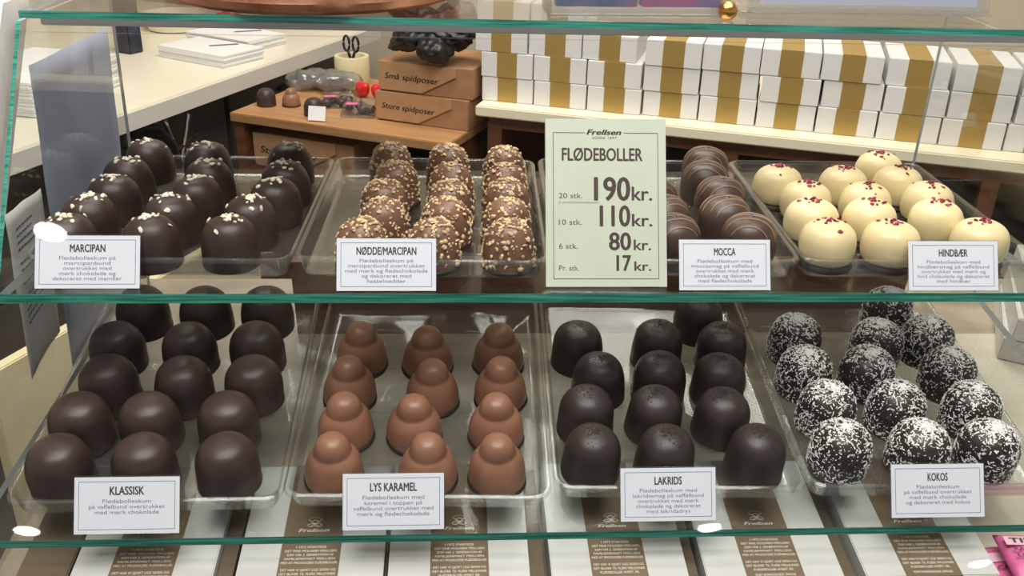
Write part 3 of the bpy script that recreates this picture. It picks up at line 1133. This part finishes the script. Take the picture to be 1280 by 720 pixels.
def pink_bag(x, s, rz, label, words, zc, amp):
    root = empty('candy_bag', (0, 0, 0))
    root.matrix_world = Matrix.Translation(low(x, s, DECK_H + .0040)) @ Matrix.Rotation(TILT, 4, 'X') @ Matrix.Rotation(rz, 4, 'Z')
    tag(root, label, 'candy bag', 'pink bags on the deck')
    bm = bmesh.new()
    w, h = .052, .049
    g = {}
    n, mq = 10, 16
    for side in (1, -1):
        for i in range(n + 1):
            for k in range(mq + 1):
                u, v = i / n, k / mq
                edge = (i in (0, n)) or (k in (0, mq))
                t = 0 if edge else amp * (math.sin(PI * u) * math.sin(PI * v)) ** .5 * (1 + .25 * mnoise.noise(Vector((u * 4, v * 5, side + x * 9))))
                if edge and side == -1:
                    g[(side, i, k)] = g[(1, i, k)]
                else:
                    g[(side, i, k)] = bm.verts.new(((u - .5) * w, (v - .5) * h, zc + side * t))
        for i in range(n):
            for k in range(mq):
                q = [g[(side, i, k)], g[(side, i + 1, k)], g[(side, i + 1, k + 1)], g[(side, i, k + 1)]]
                bm.faces.new(q if side == 1 else q[::-1])
    obj('bag', bm, M['pink_bag'], root, True)
    bm = bmesh.new()
    box(bm, (0, .0120, zc + amp * .98), (w * .9, .0085, .0004))
    obj('pale_panel', bm, M['pale_pink'], root)
    bm = bmesh.new()
    for t, yy, hh, ww in words:
        write(bm, t, -w * .38, yy, hh, ww, 'l', z=zc + amp * 1.12, bold=.02)
    obj('lettering', bm, M['print'], root)


pink_bag(.8145, -.0300, R(-3), 'pink candy bag lettered TIRS in the front corner of the deck', [('TIRS', .0098, .0046, .024), ('RAMA', .0015, .0034, .018), ('EL.', -.0045, .0034, .009)], .0165, .0080)
pink_bag(.8060, -.0290, R(6), 'pink candy bag tucked under the TIRS bag beside the KOKOS carton', [('CA', .0, .004, .010)], .0038, .0034)

# white-grey cartons outside the open end
for k in range(3):
    o = obj('grey_carton', nbox((0, 0, .0135), (.16, .11, .0265), .001), M['grey_box'])
    o.matrix_world = Matrix.Translation(low(1.015 + .003 * k, .262, DECK_H + .0036 + .0270 * k)) @ Matrix.Rotation(TILT, 4, 'X') @ Matrix.Rotation(R(-24 + 2.5 * k), 4, 'Z')
    tag(o, 'grey-white flat carton beyond the KOKOS tray, %s of its stack of three' % ('bottom', 'middle', 'top')[k], 'carton', 'grey cartons beyond the glass end')

# ------------------------------------------------------------------ things on the top shelf
ZT = .3082


def z_top(x):
    return ZT + .0036 * max(0.0, 1 - (x - .04) / .80) + .0004


bm = bmesh.new()
prof = [(.106, 0), (.118, .0), (.1235, .0035), (.125, .009), (.1235, .013), (.124, .05), (.128, .09), (.131, .094), (.128, .097), (.121, .09), (.117, .05), (.115, .006), (0, .006)]
lathe(bm, prof, 72, .012, 3)
o = obj('copper_pot', bm, M['copper'], None, True, R(35))
o.location = (.243, .2785, z_top(.12))
tag(o, 'round hammered copper pot standing on the top glass shelf', 'pot')

root = tag(empty('card_holder', (.506, .1935, z_top(.43)), (0, 0, R(3))), 'clear acrylic holder of pink and blue cards on top shelf', 'card holder')
bm = bmesh.new()
for c, s in (((0, -.011, .021), (.142, .002, .042)), ((0, .030, .021), (.142, .002, .042)), ((-.071, .009, .021), (.002, .042, .042)), ((.071, .009, .021), (.002, .042, .042)), ((0, .009, .002), (.142, .042, .002))):
    box(bm, c, s, None, .0004, 1)
obj('acrylic_box', bm, M['acrylic'], root)
for k in range(2):
    bm = bmesh.new()
    box(bm, (-.034 + .068 * k, -.002 + .001 * k, .044), (.064, .012, .080), None, .0006, 1)
    c = obj('printed_card_pack', bm, M['swirl'])
    c.matrix_world = root.matrix_basis @ Matrix.Translation((0, 0, .0035))
    tag(c, ('pink and blue printed card pack in acrylic holder, beside the copper pot' if k == 0 else 'blue and pink printed card pack in acrylic holder, beside the gold ball'), 'card pack', 'printed card packs')

bm = bmesh.new()
r_ = bmesh.ops.create_icosphere(bm, subdivisions=3, radius=.0075)
for v in bm.verts:
    v.co *= 1 + .09 * mnoise.noise(v.co * 260)
o = obj('foil_chocolate', bm, M['gold_foil'], None, True)
o.location = (.5760, .1830, z_top(.576) + .0070)
tag(o, 'small gold foil wrapped chocolate ball on the top shelf', 'foil chocolate')

root = tag(empty('acrylic_frame', (.6985, .2060, z_top(.60) + .0022), (R(-8), 0, 0)), 'clear acrylic stand holding a lilac-white sheet on top shelf', 'acrylic stand')
bm = bmesh.new()
box(bm, (0, -.003, .06), (.198, .002, .12), None, .0005, 1)
box(bm, (0, .003, .06), (.198, .002, .12), None, .0005, 1)
box(bm, (0, .0, .002), (.198, .008, .004), None, .0005, 1)
obj('acrylic_plates', bm, M['acrylic'], root)
bm = bmesh.new()
box(bm, (0, 0, .0630), (.180, .0008, .112))
obj('paper_sheet', bm, M['lilac_paper'], root)
bm = bmesh.new()
box(bm, (0, .026, .0035), (.21, .05, .002), Euler((R(8), 0, 0)).to_matrix(), .0004, 1)
obj('acrylic_foot', bm, M['acrylic'], root)

# ------------------------------------------------------------------ staff area behind the case
RROT = Matrix.Rotation(RZ, 4, 'Z')


def at_room(o, a, b, z, rz=0.0):
    o.matrix_world = Matrix.Translation(room(a, b, z)) @ RROT @ Matrix.Rotation(rz, 4, 'Z')
    return o


def rthing(name, a, b, z, label, cat, group=None, rz=0.0):
    o = empty(name, (0, 0, 0))
    at_room(o, a, b, z, rz)
    return tag(o, label, cat, group)


# long cabinet with cream board
ZL = -.13
cab = rthing('shelf_cabinet', -.275, 1.603, F_Z, 'long red-brown cabinet with cream top board under the white gift boxes', 'cabinet', None, R(4.7))
H0 = ZL - F_Z
obj('top_board', nbox((1.04, .27, H0 - .0125), (2.08, .56, .025), .003), M['ledge'], cab)
bm = bmesh.new()
box(bm, (1.04, .035, H0 - .041), (2.03, .03, .032))
obj('top_rail', bm, M['brown_wood'], cab)
for x in (.038, .575, 1.10, 1.62, 2.03):
    obj('post', nbox((x, .035, H0 / 2 - .02), (.034, .032, H0 - .045), .001), M['brown_wood'], cab)
for x in (.046, 2.068):
    obj('side_panel', nbox((x, .275, (H0 - .03) / 2), (.016, .48, H0 - .03)), M['brown_wood'], cab)
obj('back_panel', nbox((1.04, .50, H0 / 2), (2.04, .02, H0 - .04)), M['dark_in'], cab)
obj('inner_shelf', nbox((1.04, .27, H0 - .36), (2.02, .44, .02)), M['dark_in'], cab)
obj('lower_front', nbox((1.04, .04, (H0 - .36) / 2), (2.02, .02, H0 - .37)), M['brown_wood'], cab)

# gift boxes in layers
BW, BD, BH = .1195, .17, .0552
BROT = R(5.5)


def gift_box(a, b, z, label, rz=0.0, me=[None, None]):
    root = empty('gift_box', (0, 0, 0))
    at_room(root, a, b, z, BROT + rz)
    tag(root, label, 'gift box', 'white gift boxes with gold bands')
    if me[0] is None:
        bm = nbox((BW / 2, BD / 2, BH / 2), (BW, BD, BH), .0012)
        me[0] = mesh_of(bm, 'box_body', M['white_card'])
        bm = bmesh.new()
        g = .0006
        box(bm, (BW * .505, -g / 2, BH / 2), (.0465, g, BH - .001))
        box(bm, (BW * .505, BD / 2, BH + g / 2), (.0465, BD, g))
        me[1] = mesh_of(bm, 'gold_band', M['gold'])
    link(bpy.data.objects.new('box_body', me[0]), root)
    link(bpy.data.objects.new('gold_band', me[1]), root)
    return root


ORD = ['first', 'second', 'third', 'fourth', 'fifth', 'sixth', 'seventh', 'eighth', 'ninth', 'tenth', 'eleventh', 'twelfth']
LAY = ['bottom layer', 'middle layer', 'third layer', 'topmost layer']
rnd = random.Random(8)
base_a = [-.2785 + .1232 * i for i in range(12)]
off = {1: [-.002, -.0035, -.004, -.002, -.0022, .002, .003, .004, .005, .009, .010, .010],
       2: [-.017, -.018, -.0195, -.002, -.0035, -.005, -.006, -.001, .005, .010, .012, .012]}
for lay in range(4):
    for i in range(12):
        if lay == 3 and i > 1:
            continue
        a = base_a[i] + (off[lay][i] if lay in off else 0) + (-.016 if lay == 3 else 0)
        b = 1.645 + .0963 * (base_a[i] + .2785) + rnd.uniform(-.004, .004) + (.004 if lay == 3 else 0)
        if lay == 2 and i >= 7:
            b += .006
        gift_box(a, b, ZL + .0004 + lay * (BH + .0009), 'white gift box with gold band, %s on the cream board, %s from the table' % (LAY[lay], ORD[i]), R(rnd.uniform(-.3, .3)))

# small oak table
ZTB = -.20
tb = rthing('side_table', -.885, 1.505, F_Z, 'low oak-topped brown table beside the gift box cabinet', 'table')
h = ZTB - F_Z
obj('table_top', nbox((.2925, .230, h - .011), (.585, .46, .022), .002), M['oak'], tb)
for x in (.014, .565):
    obj('side_panel', nbox((x, .230, (h - .022) / 2), (.028, .43, h - .022), .001), M['brown_wood'], tb)
obj('lower_shelf', nbox((.287, .230, h - .148), (.518, .41, .016)), M['brown_wood'], tb)
obj('back_panel', nbox((.287, .430, h / 2), (.518, .012, h - .05)), M['dark_in'], tb)


def kraft_box(name, a, b, z, wd, dp, ht, words, label, rz=0.0, group='kraft boxes by the table'):
    root = rthing(name, a, b, z, label, 'cardboard box', group, rz)
    obj('box_body', nbox((wd / 2, dp / 2, ht / 2), (wd, dp, ht), .0012), M['kraft'], root)
    # tucked front flap with a slanted lower corner
    bm = bmesh.new()
    prism(bm, [(0, ht), (wd * .83, ht), (wd * .83, ht * .70), (wd * .47, ht * .06), (.004, ht * .06), (0, ht * .2)], 'y', -.005, -.0005)
    fl = obj('front_flap', bm, M['kraft_flap'], root)
    bm = bmesh.new()
    write(bm, words, 0, 0, ht * .20, wd * .58, 'l', bold=.012, shear=.18, z=0)
    r_ = Matrix.Translation((wd * .07, -.0056, ht * .45)) @ Matrix.Rotation(R(90), 4, 'X') @ Matrix.Rotation(R(-1), 4, 'Z')
    bmesh.ops.transform(bm, matrix=r_, verts=bm.verts[:])
    obj('handwriting', bm, M['ink'], fl)
    return root


kraft_box('kraft_box', -.538, 1.612, ZTB + .0005, .238, .20, .070, 'Store spidposer', 'kraft box lettered Store spidposer, lower of the two on the table')
kraft_box('kraft_box', -.530, 1.616, ZTB + .0715, .236, .20, .070, 'Små spidposer', 'kraft box lettered Små spidposer, upper one under the black bags', R(1.5))
kraft_box('kraft_box', -.845, 1.54, ZTB - .1395, .28, .30, .088, 'Store spidser', 'kraft box with faint writing on the lower shelf under the table top', group='kraft boxes by the table')

# heap of black bags
bm = bmesh.new()
rb = random.Random(21)
for k in range(15):
    t = bmesh.ops.create_icosphere(bm, subdivisions=4, radius=1.0)
    cx, cy, cz = rb.uniform(-.066, .062), rb.uniform(-.045, .045), rb.uniform(.018, .125)
    sx, sy, sz = rb.uniform(.032, .055), rb.uniform(.03, .045), rb.uniform(.018, .034)
    q = Euler((rb.uniform(-.5, .5), rb.uniform(-.5, .5), rb.uniform(0, 3))).to_matrix()
    for v in t['verts']:
        d = 1 + .26 * mnoise.noise(v.co * 2.2 + Vector((k * 5, 0, 0))) + .10 * mnoise.noise(v.co * 6 + Vector((0, k * 3, 0)))
        p = Vector((v.co.x * sx, v.co.y * sy, v.co.z * sz)) * d
        p = q @ p
        v.co = Vector((p.x + cx, p.y + cy, max(.0, p.z + cz)))
o = obj('black_bag_heap', bm, M['black_pl'], None, True)
at_room(o, -.412, 1.664, ZTB + .1425)
tag(o, 'crumpled heap of black bags lying on the upper kraft box', 'bags')

# tape roll with scissors standing in it
bm = bmesh.new()
lathe(bm, [(.036, 0), (.046, 0), (.047, .002), (.047, .072), (.046, .074), (.036, .074), (.035, .072), (.035, .002), (.036, 0)], 40, cap_bottom=False)
o = obj('tape_roll', bm, M['tape'], None, True, R(40))
at_room(o, -.770, 1.90, ZTB + .0005)
tag(o, 'wide cream tape roll standing on the oak table', 'tape roll')
root = rthing('scissors', -.770, 1.90, ZTB + .003, 'black-handled scissors standing upright inside the tape roll', 'scissors')
bm = bmesh.new()
for s in (-1, 1):
    tube(bm, [(s * .003, 0, 0), (s * .002, 0, .03), (s * .005, 0, .066)], .0016, 6)
obj('blades', bm, M['chrome'], root)
bm = bmesh.new()
for s in (-1, 1):
    tube(bm, [(s * .014 + .009 * math.cos(2 * PI * k / 18), 0, .102 + .020 * math.sin(2 * PI * k / 18)) for k in range(18)], .0035, 8, True)
    tube(bm, [(s * .004, 0, .064), (s * .011, 0, .084)], .004, 8)
obj('handles', bm, M['black_pl'], root, True)

# loose samples in front
for kind, a, b, nm, lab in (('B1', -.842, 1.60, 'dark_chocolate_dome', 'plain dark chocolate dome at the left corner of the oak table'),
                            ('B2', -.786, 1.625, 'caramel_chocolate_dome', 'light caramel dome between two dark ones on the oak table'),
                            ('B1', -.690, 1.575, 'dark_chocolate_dome', 'plain dark chocolate dome behind the white tag on the oak table')):
    d = dome_meshes(kind, 1)
    if len(d) == 1:
        root = link(bpy.data.objects.new(nm, d['coating']))
    else:
        root = empty(nm, (0, 0, 0))
        for pn, me in d.items():
            link(bpy.data.objects.new(pn, me), root)
    at_room(root, a, b, ZTB + .0008)
    tag(root, lab, 'chocolate', 'sample domes on the oak table')
o = obj('price_tag', nbox((0, 0, .019), (.042, .0012, .034), .0002, 1), M['paper'])
o.matrix_world = Matrix.Translation(room(-.655, 1.528, ZTB + .0006)) @ RROT @ Matrix.Rotation(R(14), 4, 'Z') @ Matrix.Rotation(R(-20), 4, 'X')
tag(o, 'small white tag leaning at the front edge of the oak table', 'tag')

# clear packs and red hearts
def clam_pack(a, b, z, rz, w_, d_, h_, label, fill):
    root = rthing('clear_pack', a, b, z, label, 'pack', 'clear packs on the oak table', rz)
    bm = bmesh.new()
    lo = [bm.verts.new((x, y, 0)) for x, y in rrect(w_ / 2, d_ / 2, .012, 4)]
    hi = [bm.verts.new((x, y, h_)) for x, y in rrect(w_ / 2 - .006, d_ / 2 - .006, .010, 4)]
    n_ = len(lo)
    for k in range(n_):
        bm.faces.new((lo[k], lo[(k + 1) % n_], hi[(k + 1) % n_], hi[k]))
    bm.faces.new(hi)
    bm.faces.new(lo[::-1])
    obj('clear_shell', bm, M['acrylic'], root)
    rr = random.Random(int(a * -1000))
    bm = bmesh.new()
    for k in range(7):
        t = bmesh.ops.create_icosphere(bm, subdivisions=2, radius=1)
        px, py = rr.uniform(-.36, .36) * w_, rr.uniform(-.32, .32) * d_
        for v in t['verts']:
            v.co = Vector((px + v.co.x * .014, py + v.co.y * .014, .0015 + h_ * .42 * (v.co.z + 1)))
    obj('filling', bm, fill, root, True)
    bm = bmesh.new()
    box(bm, (-w_ * .2, -d_ * .15, h_ + .0008), (w_ * .34, d_ * .2, .0008))
    obj('pink_label', bm, M['pink_bag'], root)


clam_pack(-.600, 1.640, ZTB + .0006, R(20), .085, .10, .026, 'clear pack of dark chocolates with pink label in front of the kraft boxes', M['dark'])
clam_pack(-.690, 1.685, ZTB + .0006, R(35), .09, .085, .024, 'clear pack of dark chocolates with pink label behind the white tag', M['dark'])
for k, (a, b, lab) in enumerate(((-.668, 1.775, 'red foil heart at the left of three on the oak table'), (-.618, 1.77, 'red foil heart in the middle of three on the oak table'), (-.570, 1.745, 'red foil heart at right of three touching the kraft boxes'))):
    bm = bmesh.new()
    t = bmesh.ops.create_icosphere(bm, subdivisions=4, radius=1)
    for v in bm.verts:
        x, y, z = v.co
        zz = z + .45 * abs(x) * (1 if z > -.3 else .5) - .35
        v.co = Vector((x * .022, y * .015, .017 + zz * .019 + .012))
    mn = min(v.co.z for v in bm.verts)
    for v in bm.verts:
        v.co.z -= mn
    o = obj('foil_heart', bm, M['red_foil'], None, True)
    at_room(o, a, b, ZTB + .0006, R(20 * k - 20))
    tag(o, lab, 'foil heart', 'red foil hearts')
# pile of clear bags
bm = bmesh.new()
for k in range(5):
    t = bmesh.ops.create_icosphere(bm, subdivisions=3, radius=1)
    cx, cy = -.06 + .03 * k, .012 * (k % 3)
    for v in t['verts']:
        d = 1 + .35 * mnoise.noise(v.co * 2 + Vector((k * 4, 0, 0)))
        v.co = Vector((cx + v.co.x * .045 * d, cy + v.co.y * .038 * d, max(0, .026 + v.co.z * .026 * d)))
o = obj('clear_bag_pile', bm, [clear('clear_bag_film', (.78, .78, .78), .10, .12, milk=.10, power=2.5)], None, True)
at_room(o, -.790, 1.785, ZTB + .0006, R(8))
tag(o, 'crumpled pile of clear bags beside the tape roll', 'bags')

# white counter on the other side
ct = rthing('staff_counter', -.922, .45, F_Z, 'ivory staff counter with pale grey edge running away behind the case', 'counter')
hc = ZL - F_Z
obj('worktop', nbox((-.66, .90, hc - .0225), (1.32, 1.98, .045), .002), M['counter'], ct)
obj('worktop_edge', nbox((.0015, .90, hc - .0235), (.003, 1.98, .040), .0008, 1), M['counter_edge'], ct)
obj('carcass', nbox((-.70, .90, (hc - .05) / 2), (1.16, 1.9, hc - .05)), M['dark_cab'], ct)
for k in range(3):
    for j in range(2):
        dr = obj('drawer', nbox((-.112, .30 + .62 * k, hc - .20 - .27 * j), (.018, .60, .25), .002), M['dark_cab'], ct)
        obj('handle', nbox((-.098, .30 + .62 * k, hc - .12 - .27 * j), (.012, .16, .010), .002), M['dark_in'], dr)

# paper stacks on the counter
PS_ = [(-1.09, 1.72, 0, R(-9), 'thick stack of white printed sheets at the counter edge, nearer one'), (-1.145, 1.905, 1, R(-9), 'stack of white printed sheets lying behind the nearer stack on the counter')]
for a, b, k, rz, lab in PS_:
    root = rthing('paper_stack', a, b, ZL + .0006, lab, 'paper stack', 'paper stacks on the staff counter', rz)
    bm = bmesh.new()
    rr = random.Random(3 + k)
    for q in range(7):
        box(bm, (rr.uniform(-.003, .003), rr.uniform(-.003, .003), .0022 + .0043 * q), (.235, .145, .0040), Euler((0, 0, rr.uniform(-.012, .012))).to_matrix(), .0003, 1)
    obj('sheets', bm, M['paper'], root)
    bm = bmesh.new()
    box(bm, (.02, .03, .0310), (.012, .075, .0004), Euler((0, 0, R(-35))).to_matrix())
    obj('grey_strip', bm, M['print_grey'], root)

# cream tub with red ribbon, dark box, left bits
bm = bmesh.new()
lathe(bm, [(.070, 0), (.078, .003), (.092, .045), (.094, .048), (.090, .048), (.075, .006), (0, .005)], 48)
o = obj('cream_tub', bm, M['tub'], None, True, R(35))
at_room(o, -1.42, 1.99, ZL + .0006)
tag(o, 'shallow round cream tub on the staff counter behind the dark box', 'tub')
bm = bmesh.new()
for k in range(7):
    pts = [(.016 * k + .006 * math.sin(j * 1.3 + k), .05 * math.sin(j / 7 * PI + k * .4) * .4, .010 + .034 * abs(math.sin(j * .55 + k))) for j in range(9)]
    tube(bm, pts, .0075, 6)
o = obj('red_ribbon', bm, M['red_foil'], None, True)
at_room(o, -1.305, 2.055, ZL + .0010, R(-10))
tag(o, 'bunch of shiny red ribbon on the counter behind the paper stacks', 'ribbon')
o = obj('navy_box', nbox((0, 0, .07), (.052, .045, .14), .002), M['navy'])
at_room(o, -1.318, 1.675, ZL + .0006, R(-6))
tag(o, 'upright dark navy box on the counter just beyond the glass end', 'box')
root = rthing('paper_stack', -1.18, 1.22, ZL + .0006, 'thick white paper stack on the counter seen through the left glass end', 'paper stack', 'paper stacks on the staff counter', R(8))
bm = bmesh.new()
for q in range(10):
    box(bm, (0, 0, .004 + .0073 * q), (.22, .30, .0068), Euler((0, 0, .02 * math.sin(q * 2.1))).to_matrix(), .001, 1)
obj('sheets', bm, M['paper'], root)

# wall shelf with a box above the counter
ws = rthing('wall_shelf', -1.75, 2.44, .11, 'pale wall shelf with brown underside above the staff counter', 'shelf')
obj('board', nbox((0, 0, 0), (1.1, .26, .022), .002), M['cream_lam'], ws)
obj('underside_strip', nbox((0, -.08, -.018), (1.05, .05, .013)), M['brown_wood'], ws)
for x in (-.4, .4):
    obj('bracket', nbox((x, .05, -.05), (.02, .14, .08)), M['alu'], ws)
o = obj('wall_rail', nbox((0, 0, 0), (1.3, .02, .022), .003), M['alu'])
at_room(o, -.55, 2.565, .005)
tag(o, 'thin grey rail fixed along the beige back wall', 'rail')

# chair pushed in at the counter edge: only its frame shows
st = rthing('office_chair', -.975, 1.30, F_Z, 'chair with black arm and chrome tube frame at the edge of staff counter', 'chair')
L_ = lambda a, b, z: (a + .975, b - 1.30, z - F_Z)
obj('arm', tube(bmesh.new(), [L_(-.972, 1.27, -.199), L_(-.972, 1.305, -.199), L_(-.972, 1.345, -.212), L_(-.972, 1.385, -.255), L_(-.972, 1.40, -.31), L_(-.972, 1.39, -.44)], .014, 10), M['black_pl'], st, True)
obj('frame', tube(bmesh.new(), [L_(-.972, 1.43, -.192), L_(-.972, 1.456, -.190), L_(-.972, 1.463, -.205), L_(-.972, 1.447, -.24), L_(-.972, 1.425, -.285), L_(-.972, 1.38, -.44), L_(-.972, 1.34, -.985)], .0055, 10), M['chrome'], st, True)
obj('frame', tube(bmesh.new(), [L_(-.972, 1.375, -.192), L_(-.972, 1.385, -.22), L_(-.972, 1.405, -.28), L_(-.972, 1.42, -.44), L_(-.972, 1.46, -.985)], .0050, 10), M['chrome'], st, True)
obj('cross_bar', tube(bmesh.new(), [L_(-.972, 1.38, -.284), L_(-.972, 1.49, -.262)], .0055, 8), M['chrome'], st)
obj('foot_bar', tube(bmesh.new(), [L_(-.972, 1.30, -.990), L_(-.972, 1.50, -.990)], .008, 8), M['chrome'], st, True)

# cream board standing behind the left glass end
o = obj('cream_board', nbox((0, 0, .30), (.02, .62, .60), .002), M['cream_lam'])
at_room(o, -.50, .73, -.25 - .60)
tag(o, 'upright cream board standing on the dark floor outside the left glass end', 'board')

# ceiling spotlights of the hall (mirrored in the slanted pane)
LAMPS = [(-1.08, -2.127), (-2.185, -5.004), (1.967, -5.13), (4.094, -5.92)]
for q, (x, y) in enumerate(LAMPS):
    root = empty('ceiling_spotlight', (x, y, C_Z))
    tag(root, 'round recessed ceiling spotlight over the shop hall', 'ceiling light', 'ceiling spotlights of the hall')
    rr = .055 if q == 0 else .075
    bm = bmesh.new()
    lathe(bm, [(rr, -.012), (rr + .02, -.012), (rr + .02, -.001), (rr, -.001)], 40)
    obj('trim_ring', bm, M['white_card'], root)
    bm = bmesh.new()
    lathe(bm, [(0, -.016), (rr, -.016), (rr, -.013), (0, -.013)], 40, cap_bottom=False)
    obj('lamp_glass', bm, M['lamp'], root)
